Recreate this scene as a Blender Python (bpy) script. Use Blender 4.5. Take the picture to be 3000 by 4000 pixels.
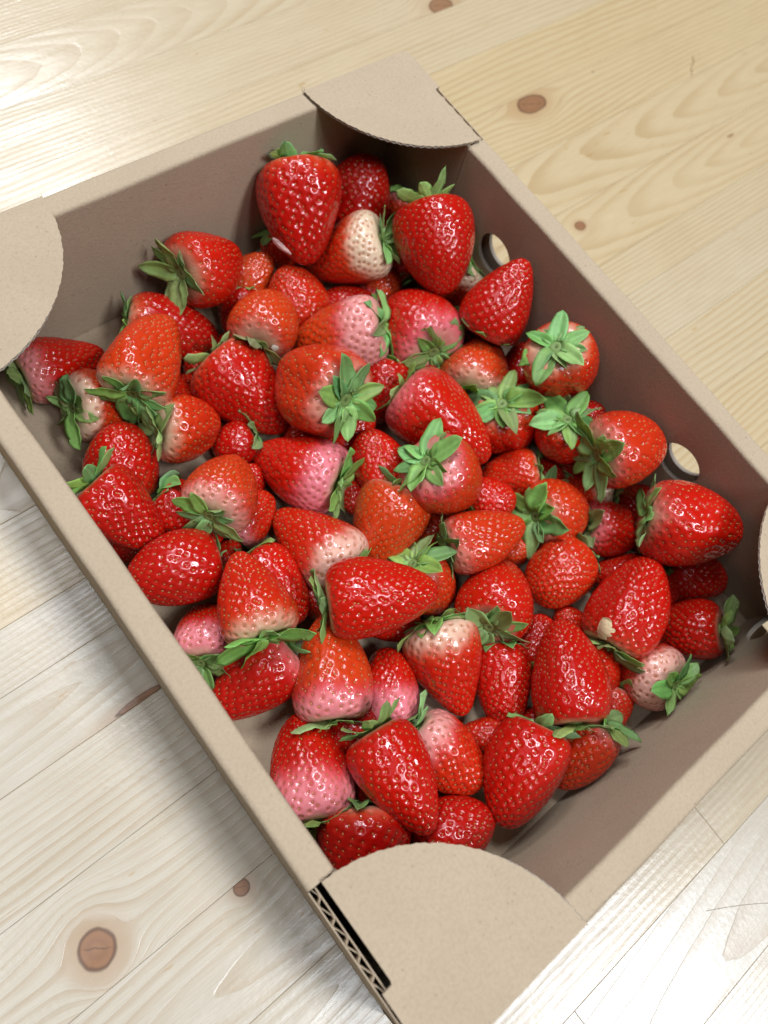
import bpy, math, random
import numpy as np
from mathutils import Vector, Matrix

# ------------------------------------------------------------------ scene, camera, light
for o in list(bpy.data.objects): bpy.data.objects.remove(o)
scene = bpy.context.scene
col = scene.collection

CAM = Vector((-0.12601, -0.06025, 0.32231))
RIGHT = Vector((0.77089, -0.60645, 0.19479)); DOWN = Vector((-0.52355, -0.77746, -0.34850)); FWD = Vector((0.36279, 0.16667, -0.91684))
cd = bpy.data.cameras.new('camera'); cam = bpy.data.objects.new('camera', cd); col.objects.link(cam)
cam.matrix_world = Matrix((
    (RIGHT.x, -DOWN.x, -FWD.x, CAM.x),
    (RIGHT.y, -DOWN.y, -FWD.y, CAM.y),
    (RIGHT.z, -DOWN.z, -FWD.z, CAM.z), (0, 0, 0, 1)))
cd.sensor_fit = 'VERTICAL'; cd.sensor_height = 36.0; cd.lens = 27.03
cd.clip_start = 0.01; cd.clip_end = 50
cd.dof.use_dof = True; cd.dof.focus_distance = 0.285; cd.dof.aperture_fstop = 9.0
scene.camera = cam

w = bpy.data.worlds.new('World'); scene.world = w; w.use_nodes = True
bg = w.node_tree.nodes['Background']
bg.inputs['Color'].default_value = (0.93, 0.97, 1.0, 1); bg.inputs['Strength'].default_value = 0.03

def tube_light(name, loc, sx, sy, watts, color):
    l = bpy.data.lights.new(name, 'AREA'); l.shape = 'RECTANGLE'; l.size = sx; l.size_y = sy
    l.energy = watts; l.color = color
    o = bpy.data.objects.new(name, l); o.location = loc; col.objects.link(o)
    o['label'] = 'ceiling tube lamp above the table'; o['category'] = 'lamp'
    return o
# a row of ceiling fittings over the table; the mirror images of the outer two are the glare on the varnish
COOL = (0.915, 0.978, 1.065)
tube_light('ceiling_lamp', (0.46, -1.22, 2.1), 0.36, 0.80, 50, COOL)
tube_light('ceiling_lamp', (0.28, 0.80, 2.1), 0.30, 0.80, 36, COOL)
tube_light('ceiling_lamp', (0.56, 2.15, 2.1), 0.36, 0.80, 34, COOL)
tube_light('ceiling_lamp', (-0.16, -1.00, 2.1), 0.30, 0.60, 11, COOL)
tube_light('ceiling_lamp', (-0.16, 1.25, 2.1), 0.30, 0.70, 11, COOL)
tube_light('ceiling_lamp', (-1.10, 0.20, 2.1), 0.34, 0.80, 9, COOL)

scene.view_settings.view_transform = 'Standard'; scene.view_settings.look = 'None'
scene.view_settings.exposure = -0.08; scene.view_settings.gamma = 1.0
scene.view_settings.use_curve_mapping = False

# ------------------------------------------------------------------ small helpers
def link(name, me, mat=None, parent=None):
    o = bpy.data.objects.new(name, me); col.objects.link(o)
    if mat is not None and me is not None and len(me.materials) == 0: me.materials.append(mat)
    if parent is not None: o.parent = parent
    return o
def empty(name, loc=(0, 0, 0)):
    o = bpy.data.objects.new(name, None); o.location = loc; o.empty_display_size = 0.01; col.objects.link(o); return o
def tag(o, label=None, cat=None, group=None, kind=None):
    if label: o['label'] = label
    if cat: o['category'] = cat
    if group: o['group'] = group
    if kind: o['kind'] = kind
    return o
def mesh(name, V, F, smooth=False, cols=None):
    """V (n,3) floats, F a list of index tuples or an (m,4)/(m,3) int array"""
    me = bpy.data.meshes.new(name)
    V = np.asarray(V, np.float32)
    if isinstance(F, np.ndarray):
        me.vertices.add(len(V)); me.vertices.foreach_set('co', V.ravel())
        k = F.shape[1]; n = len(F)
        me.loops.add(n * k); me.loops.foreach_set('vertex_index', F.astype(np.int32).ravel())
        me.polygons.add(n); me.polygons.foreach_set('loop_start', np.arange(0, n * k, k, dtype=np.int32))
        me.update(calc_edges=True)
    else:
        me.from_pydata([tuple(v) for v in V.tolist()], [], F); me.update()
    if smooth: me.polygons.foreach_set('use_smooth', np.ones(len(me.polygons), bool))
    if cols is not None:
        a = me.color_attributes.new('col', 'FLOAT_COLOR', 'POINT')
        c = np.ones((len(V), 4), np.float32); c[:, :3] = cols; a.data.foreach_set('color', c.ravel())
    return me
def grid_faces(nu, nv, wrap_u=False, off=0):
    """verts indexed j*nu+i, j<nv rows"""
    i = np.arange(nu if wrap_u else nu - 1); j = np.arange(nv - 1)
    I, J = np.meshgrid(i, j); I2 = (I + 1) % nu
    return np.stack([J * nu + I, J * nu + I2, (J + 1) * nu + I2, (J + 1) * nu + I], -1).reshape(-1, 4) + off

# ------------------------------------------------------------------ node expression helper
class X:
    def __init__(s, nt, sock): s.nt = nt; s.s = sock
    def _m(s, op, *a):
        n = s.nt.nodes.new('ShaderNodeMath'); n.operation = op
        for k, v in enumerate((s,) + a):
            if isinstance(v, X): s.nt.links.new(v.s, n.inputs[k])
            else: n.inputs[k].default_value = v
        return X(s.nt, n.outputs[0])
    def __add__(s, o): return s._m('ADD', o)
    def __radd__(s, o): return s._m('ADD', o)
    def __sub__(s, o): return s._m('SUBTRACT', o)
    def __rsub__(s, o): return s._m('MULTIPLY_ADD', -1.0, o)
    def __mul__(s, o): return s._m('MULTIPLY', o)
    def __rmul__(s, o): return s._m('MULTIPLY', o)
    def __truediv__(s, o): return s._m('DIVIDE', o)
    def __rtruediv__(s, o):
        n = s.nt.nodes.new('ShaderNodeMath'); n.operation = 'DIVIDE'; n.inputs[0].default_value = o; s.nt.links.new(s.s, n.inputs[1]); return X(s.nt, n.outputs[0])
    def pow(s, o): return s._m('POWER', o)
    def sqrt(s): return s._m('SQRT')
    def abs(s): return s._m('ABSOLUTE')
    def frac(s): return s._m('FRACT')
    def sin(s): return s._m('SINE')
    def min(s, o): return s._m('MINIMUM', o)
    def max(s, o): return s._m('MAXIMUM', o)
    def step(s, a, b, lo=0.0, hi=1.0):
        n = s.nt.nodes.new('ShaderNodeMapRange'); n.interpolation_type = 'SMOOTHSTEP'
        s.nt.links.new(s.s, n.inputs['Value'])
        n.inputs['From Min'].default_value = a; n.inputs['From Max'].default_value = b
        n.inputs['To Min'].default_value = lo; n.inputs['To Max'].default_value = hi
        return X(s.nt, n.outputs['Result'])
def vec(nt, x, y, z):
    n = nt.nodes.new('ShaderNodeCombineXYZ')
    for k, v in enumerate((x, y, z)):
        if isinstance(v, X): nt.links.new(v.s, n.inputs[k])
        else: n.inputs[k].default_value = v
    return n.outputs[0]
def noise(nt, v, scale=1.0, detail=2.0, rough=0.5):
    n = nt.nodes.new('ShaderNodeTexNoise'); n.inputs['Scale'].default_value = scale
    n.inputs['Detail'].default_value = detail; n.inputs['Roughness'].default_value = rough
    nt.links.new(v, n.inputs['Vector']); return X(nt, n.outputs['Fac'])
def mixc(nt, fac, a, b, mode='MIX'):
    n = nt.nodes.new('ShaderNodeMix'); n.data_type = 'RGBA'; n.blend_type = mode
    for sock, v in ((n.inputs[0], fac), (n.inputs[6], a), (n.inputs[7], b)):
        if isinstance(v, X): nt.links.new(v.s, sock)
        elif isinstance(v, (int, float)): sock.default_value = v
        elif isinstance(v, tuple): sock.default_value = (*v, 1)
        else: nt.links.new(v, sock)
    return n.outputs[2]
def new_mat(name):
    m = bpy.data.materials.new(name); m.use_nodes = True
    nt = m.node_tree; return m, nt, nt.nodes['Principled BSDF']
def bump(nt, p, h, strength, dist):
    n = nt.nodes.new('ShaderNodeBump'); n.inputs['Strength'].default_value = strength; n.inputs['Distance'].default_value = dist
    nt.links.new(h.s, n.inputs['Height']); nt.links.new(n.outputs[0], p.inputs['Normal'])
def objco(nt):
    t = nt.nodes.new('ShaderNodeTexCoord'); s = nt.nodes.new('ShaderNodeSeparateXYZ'); nt.links.new(t.outputs['Object'], s.inputs[0])
    return t.outputs['Object'], X(nt, s.outputs[0]), X(nt, s.outputs[1]), X(nt, s.outputs[2])
def attr(nt, name):
    a = nt.nodes.new('ShaderNodeAttribute'); a.attribute_name = name; return a

# ------------------------------------------------------------------ materials
def mat_flesh():
    m, nt, p = new_mat('strawberry_flesh')
    a = attr(nt, 'col'); oc, x, y, z = objco(nt)
    n = noise(nt, oc, 260, 3)
    c = mixc(nt, n.step(.35, .75, 0, .22), a.outputs['Color'], (.36, .004, .004))
    nt.links.new(c, p.inputs['Base Color'])
    p.inputs['Roughness'].default_value = 0.32
    p.inputs['Specular IOR Level'].default_value = 0.14
    p.inputs['Subsurface Weight'].default_value = 0.08
    p.inputs['Subsurface Radius'].default_value = (1.0, 0.28, 0.18); p.inputs['Subsurface Scale'].default_value = 0.0025
    p.inputs['Coat Weight'].default_value = 0.72
    cr = noise(nt, oc, 95, 3).step(.35, .7, .05, .24); nt.links.new(cr.s, p.inputs['Coat Roughness'])
    b = noise(nt, oc, 900, 2)
    bump(nt, p, b, .25, .0004)
    return m
def mat_col(name, rough, spec=.5, sub=0, bs=0, bscale=800):
    m, nt, p = new_mat(name)
    a = attr(nt, 'col'); oc, x, y, z = objco(nt)
    n = noise(nt, oc, bscale, 3)
    c = mixc(nt, n.step(.3, .8, 0, .18), a.outputs['Color'], (.05, .07, .02), 'MIX')
    nt.links.new(c, p.inputs['Base Color']); p.inputs['Roughness'].default_value = rough
    p.inputs['Specular IOR Level'].default_value = spec
    if sub:
        p.inputs['Subsurface Weight'].default_value = sub; p.inputs['Subsurface Radius'].default_value = (.5, 1, .3); p.inputs['Subsurface Scale'].default_value = .0008
    if bs: bump(nt, p, n, bs, .0005)
    return m
def mat_card(name, base, rough=.88):
    m, nt, p = new_mat(name)
    oc, x, y, z = objco(nt)
    big = noise(nt, oc, 28, 4, .6); fine = noise(nt, oc, 900, 2, .5); fib = noise(nt, oc, 1500, 2)
    spk = noise(nt, oc, 900, 1)
    c = mixc(nt, big.step(.3, .7, 0, 1), tuple(v * .97 for v in base), tuple(min(1, v * 1.03) for v in base))
    c = mixc(nt, fine.step(.35, .7, 0, .35), c, tuple(v * .80 for v in base))
    c = mixc(nt, spk.step(.74, .80, 0, .5), c, tuple(v * .35 for v in base))
    c = mixc(nt, fib.step(.72, .80, 0, .4), c, (.62, .57, .48))
    nt.links.new(c, p.inputs['Base Color']); p.inputs['Roughness'].default_value = rough
    p.inputs['Specular IOR Level'].default_value = .25
    flute = (x * 1050.0 + big * 1.5).sin() * .5 + .5
    bump(nt, p, fine + fib * .5 + flute * .22 + big * .5, .40, .0004)
    return m
KNOTS = [  # x, y, half length along grain, half width, plank id, darkness, rings
    (.2400, .1545, .0110, .0064, 15, 1.0, 9.0),
    (.2400, .2435, .0095, .0060, 18, .9, 9.0),
    (.2036, .0714, .0036, .0029, 13, .95, 5.0),
    (-.1861, -.0735, .0066, .0072, 9, 1.0, 11.0),
    (-.1362, -.0890, .0032, .0032, 8, 1.0, 6.0),
    (-.1290, -.0090, .0105, .0019, 11, 1.0, 3.0),
    (-.1164, -.0533, .0030, .0013, 9, .40, 3.0),
    (.3470, .0738, .0032, .0009, 13, .7, 3.0),
]
def mat_wood():
    m, nt, p = new_mat('varnished_pine')
    oc, x, y, z = objco(nt)
    pa = attr(nt, 'pl'); s = nt.nodes.new('ShaderNodeSeparateXYZ'); nt.links.new(pa.outputs['Vector'], s.inputs[0])
    r1, r2, pid = X(nt, s.outputs[0]), X(nt, s.outputs[1]), X(nt, s.outputs[2])
    pb = attr(nt, 'pb'); s = nt.nodes.new('ShaderNodeSeparateXYZ'); nt.links.new(pb.outputs['Vector'], s.inputs[0])
    yc, xc, tone = X(nt, s.outputs[0]), X(nt, s.outputs[1]), X(nt, s.outputs[2])
    yy = y
    knotmask = None; halo = None; ringc = None
    for (kx, ky, a, b, kid, dark, rg) in KNOTS:
        ok = (pid - float(kid)).abs().step(.4, .5, 1, 0)
        dx = (x - kx) * (b / a); dy = y - ky
        wob = noise(nt, vec(nt, x, y, kx * 9), 90, 2) * (b * .5) - b * .25
        r = (dx * dx + dy * dy).sqrt() + wob
        q = ((b * b * 2.6) / (r * r).max(b * b * .5)).min(1.0) * ok
        yy = yy - dy * q * .95
        km = (r / b).step(.86, 1.06, 1, 0) * ok * dark
        edge = ((r / b - .93).abs()).step(.0, .16, 1, 0) * ok * dark
        hl = (r / b).step(.8, 2.6, 1, 0) * ok * (dark * .9)
        rc = (r * (rg / b)).sin() * .5 + .5
        crack = (dy + dx * .6 + noise(nt, vec(nt, x, y, kx), 260, 2) * (b * .5) - b * .25).abs().step(b * .02, b * .09, 1, 0) * (r / b).step(.3, .95, 1, 0) * ok * dark
        edge = edge.max(crack * .8)
        knotmask = km if knotmask is None else knotmask.max(km)
        halo = hl if halo is None else halo.max(hl)
        ringc = (edge, rc * km) if ringc is None else (ringc[0].max(edge), ringc[1].max(rc * km))
    slow = noise(nt, vec(nt, x * 3.0, yy * 16.0, pid * 3.7), 1.0, 2)
    slow2 = noise(nt, vec(nt, x * 11.0, yy * 60.0, pid * 1.9), 1.0, 3)
    F = 210.0 + r1 * 230.0
    straight = yy * F + slow * 5.0 + slow2 * 1.3
    dyc = yy - yc; dxc = (x - xc) * .11
    cath = (dyc * dyc + dxc * dxc + .000004).sqrt() * (F * .95) + slow * 3.2 + slow2 * .8
    isc = r2.step(.45, .55)
    ring = straight * (1.0 - isc) + cath * isc
    fr = ring.frac()
    late = fr.step(.30, .93) * fr.step(.955, 1.0, 1, 0)
    fade = noise(nt, vec(nt, x * 6, yy * 40, pid), 1.0, 2).step(.25, .7, .25, 1)
    fib = noise(nt, vec(nt, x * 60, yy * 1500, pid), 1.0, 3)
    fleck = noise(nt, vec(nt, x * 95, yy * 460, pid * 5), 1.0, 2).step(.66, .74) * noise(nt, vec(nt, x * 12, yy * 30, pid * 2), 1.0, 1).step(.45, .62)
    blot = noise(nt, vec(nt, x * 14, y * 22, 1.3), 1.0, 3)
    pale = (.495, .437, .348); amber = (.325, .215, .105)
    c = mixc(nt, late * fade * .47, pale, amber)
    c = mixc(nt, tone, c, (1.0, .85, .57), 'MULTIPLY')
    c = mixc(nt, fib.step(.3, .75, 0, .22), c, (.28, .185, .095))
    c = mixc(nt, blot.step(.5, .8, 0, .20), c, (.385, .255, .125))
    c = mixc(nt, fleck * .55, c, (.34, .185, .046))
    c = mixc(nt, halo * .38, c, (.33, .155, .06))
    c = mixc(nt, knotmask * .92, c, (.215, .098, .045))
    c = mixc(nt, ringc[1] * .45, c, (.29, .14, .066))
    c = mixc(nt, ringc[0] * .62, c, (.055, .026, .016))
    spk = noise(nt, oc, 170, 1).step(.80, .83)
    c = mixc(nt, spk * .5, c, (.16, .12, .08))
    nt.links.new(c, p.inputs['Base Color'])
    rn = noise(nt, vec(nt, x * 20, y * 90, .2), 1.0, 3)
    rough = rn.step(.25, .75, .22, .33) + late * .04
    nt.links.new(rough.s, p.inputs['Roughness'])
    p.inputs['Specular IOR Level'].default_value = .68
    h = late * -.5 + fib * .25 + noise(nt, oc, 420, 3) * .5 + noise(nt, vec(nt, x * 30, y * 130, 0), 1.0, 2) * 1.6
    bump(nt, p, h, .28, .0005)
    return m

M_FLESH = mat_flesh()
M_SEED = mat_col('achene', .38, .5)
M_LEAF = mat_col('sepal_green', .55, .35, .25, .35, 420)
M_CARD = mat_card('kraft_cardboard', (.400, .304, .205))
M_EDGE = mat_card('cut_cardboard_edge', (.30, .25, .20))
M_WOOD = mat_wood()
M_UNDER = mat_card('glue_line', (.24, .17, .11))

# ------------------------------------------------------------------ table top of edge-glued pine strips
TZ = 0.0
SEAMS = [-.437, -.398, -.359, -.320, -.281, -.2425, -.204, -.166, -.127, -.087, -.049, -.010, .022, .0455, .084, .123, .162, .201, .240, .279, .317,
         .356, .395, .434, .473, .512, .551, .590]
X0, X1 = -.50, .95
me = mesh('table_slab', [(a, b_, c_) for c_ in (-.03, -.0042) for a, b_ in ((X0, SEAMS[0]), (X1, SEAMS[0]), (X1, SEAMS[-1]), (X0, SEAMS[-1]))],
          [(3, 2, 1, 0), (4, 5, 6, 7), (0, 1, 5, 4), (1, 2, 6, 5), (2, 3, 7, 6), (3, 0, 4, 7)])
table = tag(link('table_top', me, M_UNDER), 'varnished pine table top of glued strips under the cardboard tray', None, None, 'structure')
rngw = random.Random(11)
PLANK_SPEC = {8: (.1, .9, -.07, .05), 9: (.45, .1, 0, .1), 10: (.25, .2, 0, .1), 11: (.05, .9, -.20, .05), 12: (.7, .1, 0, .1), 14: (.2, .9, .50, .85), 15: (.35, .1, 0, .9), 13: (.3, .1, 0, .7), 6: (.55, .1, 0, .5), 5: (.0, .9, .12, .0)}
def plank(x0, x1, y0, y1, pid, r1, r2, tone, xc, yoff):
    g, bv, zt = .00004, .00018, TZ
    lo, hi = (x0 + g, y0 + g), (x1 - g, y1 - g)
    V = []
    for (ins, z) in ((0, -.004), (0, zt - bv), (bv, zt)):
        V += [(lo[0] + ins, lo[1] + ins, z), (hi[0] - ins, lo[1] + ins, z), (hi[0] - ins, hi[1] - ins, z), (lo[0] + ins, hi[1] - ins, z)]
    Fc = [(8, 9, 10, 11)]
    for k in (0, 4):
        for i in range(4): Fc.append((k + i, k + (i + 1) % 4, k + 4 + (i + 1) % 4, k + 4 + i))
    me = mesh('plank', V, Fc)
    for nm, v in (('pl', (r1, r2, pid)), ('pb', ((y0 + y1) / 2 + yoff, xc, tone))):
        a = me.attributes.new(nm, 'FLOAT_VECTOR', 'POINT'); a.data.foreach_set('vector', list(v) * len(V))
    return link('plank', me, M_WOOD, table)
for k in range(len(SEAMS) - 1):
    cuts = [X0, X1]
    j = {14: [.405], 17: [-.06], 7: [.30], 11: [.55], 5: [.4], 19: [.52]}.get(k, [rngw.uniform(.5, .9)] if rngw.random() < .5 else [])
    if 5 <= k <= 16: j = [[.031, -.042, .058, -.017, .009, -.063][k % 6]] + j  # joint added out of sight under the tray, so both sides can differ in tone
    cuts = [X0] + j + [X1]
    for q in range(len(cuts) - 1):
        r1, r2 = rngw.random(), rngw.random() * .62
        xc = rngw.uniform(-.35, .6); tone = rngw.uniform(0, .12) if k <= 10 else rngw.uniform(.55, 1.0)  # near planks pale, far ones yellower: cool sheen and warmer light put into colour
        if k in PLANK_SPEC and not (q > 0 and 7 <= k <= 12): r1, r2, xc, tone = PLANK_SPEC[k]
        if q > 0 and 7 <= k <= 13: tone = rngw.uniform(.55, .95); r2 = rngw.choice([.1, .1, .9]); xc = rngw.uniform(.25, .6)  # pieces right of the tray yellower: the same light shift put into colour
        plank(cuts[q], cuts[q + 1], SEAMS[k], SEAMS[k + 1], k, r1, r2, tone, xc, rngw.uniform(-.012, .012))

# ------------------------------------------------------------------ cardboard tray
ZR = .0755; FLR = .0036; HX = .120; HY = .1568; T = .0019; RW = .0102
box = tag(empty('cardboard_box', (0, 0, 0)), 'open kraft cardboard tray with rounded corner flaps, full of strawberries', 'box')
rb = np.random.default_rng(3)
def wob(n, amp, seed):
    r = np.random.default_rng(seed); t = np.linspace(0, 1, n); s = np.zeros(n)
    for k in range(1, 9): s += r.normal() / k ** .8 * np.sin(2 * math.pi * (k * t * 1.1 + r.random()))
    return s * amp
def arc(cx, cy, r, a0, a1, n):
    return [(cx + r * math.cos(math.radians(a0 + (a1 - a0) * i / n)), cy + r * math.sin(math.radians(a0 + (a1 - a0) * i / n))) for i in range(n + 1)]
def wall_profile(lean, ztop=ZR):
    """closed section (n outward, z): folded-over double panel, hollow between"""
    o, i = 0.0, -RW
    r = .0021
    outer = [(o, .0006)] + arc(o - r, ztop - r, r, 0, 90, 5) + arc(i + r * .8, ztop - r * .8, r * .8, 90, 180, 4) + [(i + lean, FLR + .0004)]
    t = T
    inner = [(i + lean - t * 0 + t, FLR + .0004)] + arc(i + t + .0008, ztop - t - .0008, .0008, 180, 90, 3) + arc(o - t - .0008, ztop - t - .0008, .0008, 90, 0, 3) + [(o - t, .0006)]
    return outer, inner
def wall(name, axis, sign, l0, l1, lean, seed, label=None, holes=()):
    outer, inner = wall_profile(lean)
    prof = outer + inner; npf = len(prof); N = 60
    ls = np.linspace(l0, l1, N)
    w1, w2, w3 = wob(N, .00022, seed), wob(N, .00028, seed + 1), wob(N, .00018, seed + 2)
    V = []
    for k, l in enumerate(ls):
        for (nn, z) in prof:
            hgt = max(0, (z - .02) / ZR)
            dn = (w1[k] if nn > -RW / 2 else w2[k]) * hgt; dz = w3[k] * hgt
            off = (HX if axis == 'x' else HY) + nn + dn
            V.append((sign * off, l, z + dz) if axis == 'x' else (l, sign * off, z + dz))
    Fc = grid_faces(npf, N, wrap_u=True).tolist()
    Fc += [tuple(range(npf)), tuple(range((N - 1) * npf + npf - 1, (N - 1) * npf - 1, -1))]
    me = mesh(name, V, [tuple(f) for f in Fc])
    import bmesh
    bm = bmesh.new(); bm.from_mesh(me); bmesh.ops.recalc_face_normals(bm, faces=bm.faces)
    bm.to_mesh(me); bm.free()
    me.materials.append(M_CARD); me.materials.append(M_EDGE)
    o = link(name, me, None, box)
    if holes:
        cut = bmesh.new()
        for (l, z, r) in holes:
            mt = Matrix.Translation((sign * (HX - .006), l, z)) @ Matrix.Rotation(math.pi / 2, 4, 'Y') if axis == 'x' else Matrix.Translation((l, sign * (HY - .006), z)) @ Matrix.Rotation(math.pi / 2, 4, 'X')
            bmesh.ops.create_cone(cut, cap_ends=True, segments=48, radius1=r, radius2=r, depth=.04, matrix=mt)
        cm = bpy.data.meshes.new('cut'); cut.to_mesh(cm); cut.free(); cm.materials.append(M_CARD); cm.materials.append(M_EDGE)
        for pq in cm.polygons: pq.material_index = 1
        co = bpy.data.objects.new('cut', cm); col.objects.link(co)
        md = o.modifiers.new('b', 'BOOLEAN'); md.operation = 'DIFFERENCE'; md.object = co; md.solver = 'EXACT'
        bpy.context.view_layer.update()
        nm = bpy.data.meshes.new_from_object(o.evaluated_get(bpy.context.evaluated_depsgraph_get()))
        o.modifiers.clear(); o.data = nm; bpy.data.objects.remove(co)
    me = o.data
    bm = bmesh.new(); bm.from_mesh(me)
    for f in bm.faces: f.smooth = True
    for e in bm.edges:
        if len(e.link_faces) == 2 and e.calc_face_angle(0) > math.radians(35): e.smooth = False
    bm.to_mesh(me); bm.free()
    return o
YE = HY - RW - .0002
wall('short_wall', 'y', 1, -HX + .0001, HX - .0001, -.003, 10)
wall('short_wall', 'y', -1, -HX + .0001, HX - .0001, -.003, 20, holes=[(.102, ZR - .046, .0125)])
wall('long_wall', 'x', 1, -YE, .0985, .002, 30, holes=[(.064, ZR - .0355, .0105), (-.066, ZR - .0340, .0105)])
wall('long_wall', 'x', -1, -.0955, YE, .002, 40)
def slab(name, pts, z0, z1, mat, parent):
    n = len(pts)
    V = [(p[0], p[1], z0) for p in pts] + [(p[0], p[1], z1) for p in pts]
    Fc = [tuple(range(n - 1, -1, -1)), tuple(range(n, 2 * n))] + [(i, (i + 1) % n, n + (i + 1) % n, n + i) for i in range(n)]
    return link(name, mesh(name, V, Fc), mat, parent)
slab('bottom_panel', [(-HX + .003, -HY + .003), (HX - .003, -HY + .003), (HX - .003, HY - .003), (-HX + .003, HY - .003)], .0007, FLR, M_CARD, box)

def ribbon(name, path, z0, z1, thick, mat, parent):
    """thin upright strip following a 2-D path"""
    P = np.array(path); d = np.gradient(P, axis=0); d /= np.linalg.norm(d, axis=1)[:, None] + 1e-12
    nrm = np.stack([-d[:, 1], d[:, 0]], 1) * thick / 2
    n = len(P)
    rows = [np.c_[P + nrm, np.full(n, z0)], np.c_[P + nrm, np.full(n, z1)], np.c_[P - nrm, np.full(n, z1)], np.c_[P - nrm, np.full(n, z0)]]
    V = np.concatenate(rows); Fc = []
    for a, b_ in ((0, 1), (1, 2), (2, 3), (3, 0)):
        for i in range(n - 1): Fc.append((a * n + i, a * n + i + 1, b_ * n + i + 1, b_ * n + i))
    Fc += [(0, n, 2 * n, 3 * n), (n - 1, 2 * n - 1, 3 * n - 1, 4 * n - 1)]
    return link(name, mesh(name, V, Fc, True), mat, parent)
def raw_panel(sx, sy, ya, yb):
    """where the fold stops: single outer panel with its open corrugation on top, and the inner panel behind"""
    t = .0027
    pan = empty('wall_panel', (0, 0, 0)); pan.parent = box
    x0 = sx * HX; x1 = sx * (HX - t)
    ztop = ZR - .0012
    for nm, xa in (('liner', x0), ('liner', x1 + sx * .0004)):
        slab(nm, [(xa, ya), (xa - sx * .0004, ya), (xa - sx * .0004, yb), (xa, yb)], .0006, ztop, M_CARD, pan)
    yy = np.linspace(ya, yb, 160); ph = (yy - ya) / .0067 * 2 * math.pi
    mid = (x0 + x1) / 2
    amp = (t / 2 - .00055)
    jr = np.random.default_rng(8).normal(0, 1, 12); ph = ph + .45 * np.interp(yy, np.linspace(ya, yb, 12), jr)
    xs = mid + amp * np.tanh(1.2 * np.sin(ph + .7 * np.sin(ph))) * (1 + .06 * np.sin(ph * .37)) / np.tanh(1.2)
    ribbon('fluting', np.c_[xs, yy], ztop - .016, ztop - .0003, .00020, M_CARD, pan)
    slab('core', [(x0 - sx * .0006, ya + .0003), (x1 + sx * .0006, ya + .0003), (x1 + sx * .0006, yb - .0003), (x0 - sx * .0006, yb - .0003)][::1], .0006, ztop - .0165, M_EDGE, pan)
    xi = sx * (HX - RW)
    slab('inner_panel', [(xi, ya), (xi + sx * T, ya), (xi + sx * T, yb), (xi, yb)], FLR + .0003, ZR - .0006, M_CARD, pan)
raw_panel(-1, -1, -YE, -.0958)
raw_panel(1, 1, .0988, YE)

FT = .0013  # flap thickness
def flap(sx, sy, rad, notch=None, inset=.0004, lift=0.0, seed=0):
    """quarter-round corner flap: two liners, dark core, wavy medium along the cut arc"""
    r = np.random.default_rng(seed)
    zb = ZR + .00015 + lift
    cx, cy = sx * HX, sy * HY
    root = empty('corner_flap', (0, 0, 0)); root.parent = box
    def outline(shrink, tooth):
        pts = []
        n = 110
        a0 = math.asin((.0004) / rad); a1 = math.pi / 2 - a0
        for i in range(n + 1):
            a = a0 + (a1 - a0) * i / n
            rr = rad - shrink + tooth * (.5 * math.sin(i * 1.9) + .5 * math.sin(i * .83 + 1)) + .0006 * math.sin(2 * a * 1.5 + seed)
            pts.append((rr * math.cos(a), rr * math.sin(a)))   # u along x inward, v along y inward
        e = inset + shrink * .5
        if notch:   # slot against the long wall: (v0, depth)
            v0, dep = notch
            pts = [p for p in pts if p[0] > dep]
            last = pts[-1]
            pts += [(dep, last[1] - .0004), (dep + .0002, v0 + .001), (dep - .0002, v0), (e, v0 - .0002)]
        else:
            pts += [(e, pts[-1][1])]
        rc = .0025
        pts += [(e, e + rc), (e + rc * .3, e + rc * .3), (e + rc, e), (pts[0][0], e)]
        out = [(cx - sx * u, cy - sy * v) for u, v in pts]
        if sx * sy < 0: out = out[::-1]
        return out
    top = slab('top_liner', outline(0, .00022), zb + FT - .00028, zb + FT, M_CARD, root)
    slab('bottom_liner', outline(.0001, .00012), zb, zb + .00028, M_CARD, root)
    slab('core', outline(.0011, 0), zb + .00028, zb + FT - .00028, M_EDGE, root)
    # medium seen edge-on along the arc: vertical wave strip
    n = 360; A = np.linspace(.03, math.pi / 2 - .03, n)
    if notch: A = np.array([a for a in A if rad * math.cos(a) > notch[1] + .0008])
    n = len(A)
    rr = rad - .0002
    ph = A * rad / .0030 * 2 * math.pi
    zz = zb + FT / 2 + (FT / 2 - .00036) * np.sin(ph + .8 * np.sin(A * 9))
    V = []
    for dr, dz in ((0, -.0001), (0, .0001), (.0012, .0001), (.0012, -.0001)):
        V.append(np.c_[cx - sx * (rr - dr) * np.cos(A), cy - sy * (rr - dr) * np.sin(A), zz + dz])
    V = np.concatenate(V); Fc = []
    for a, b_ in ((0, 1), (1, 2), (2, 3), (3, 0)):
        for i in range(n - 1): Fc.append((a * n + i, a * n + i + 1, b_ * n + i + 1, b_ * n + i))
    link('fluting', mesh('fluting', V, Fc, True), M_EDGE, root)
    return root
flap(-1, 1, .0605, None, .0013, 0, 1)
flap(1, 1, .0585, (.0262, .0040), .0012, 0, 2)
flap(1, -1, .0605, None, .0013, 0, 3)
flap(-1, -1, .0610, (.0275, .0047), .0010, 0, 4)

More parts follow.
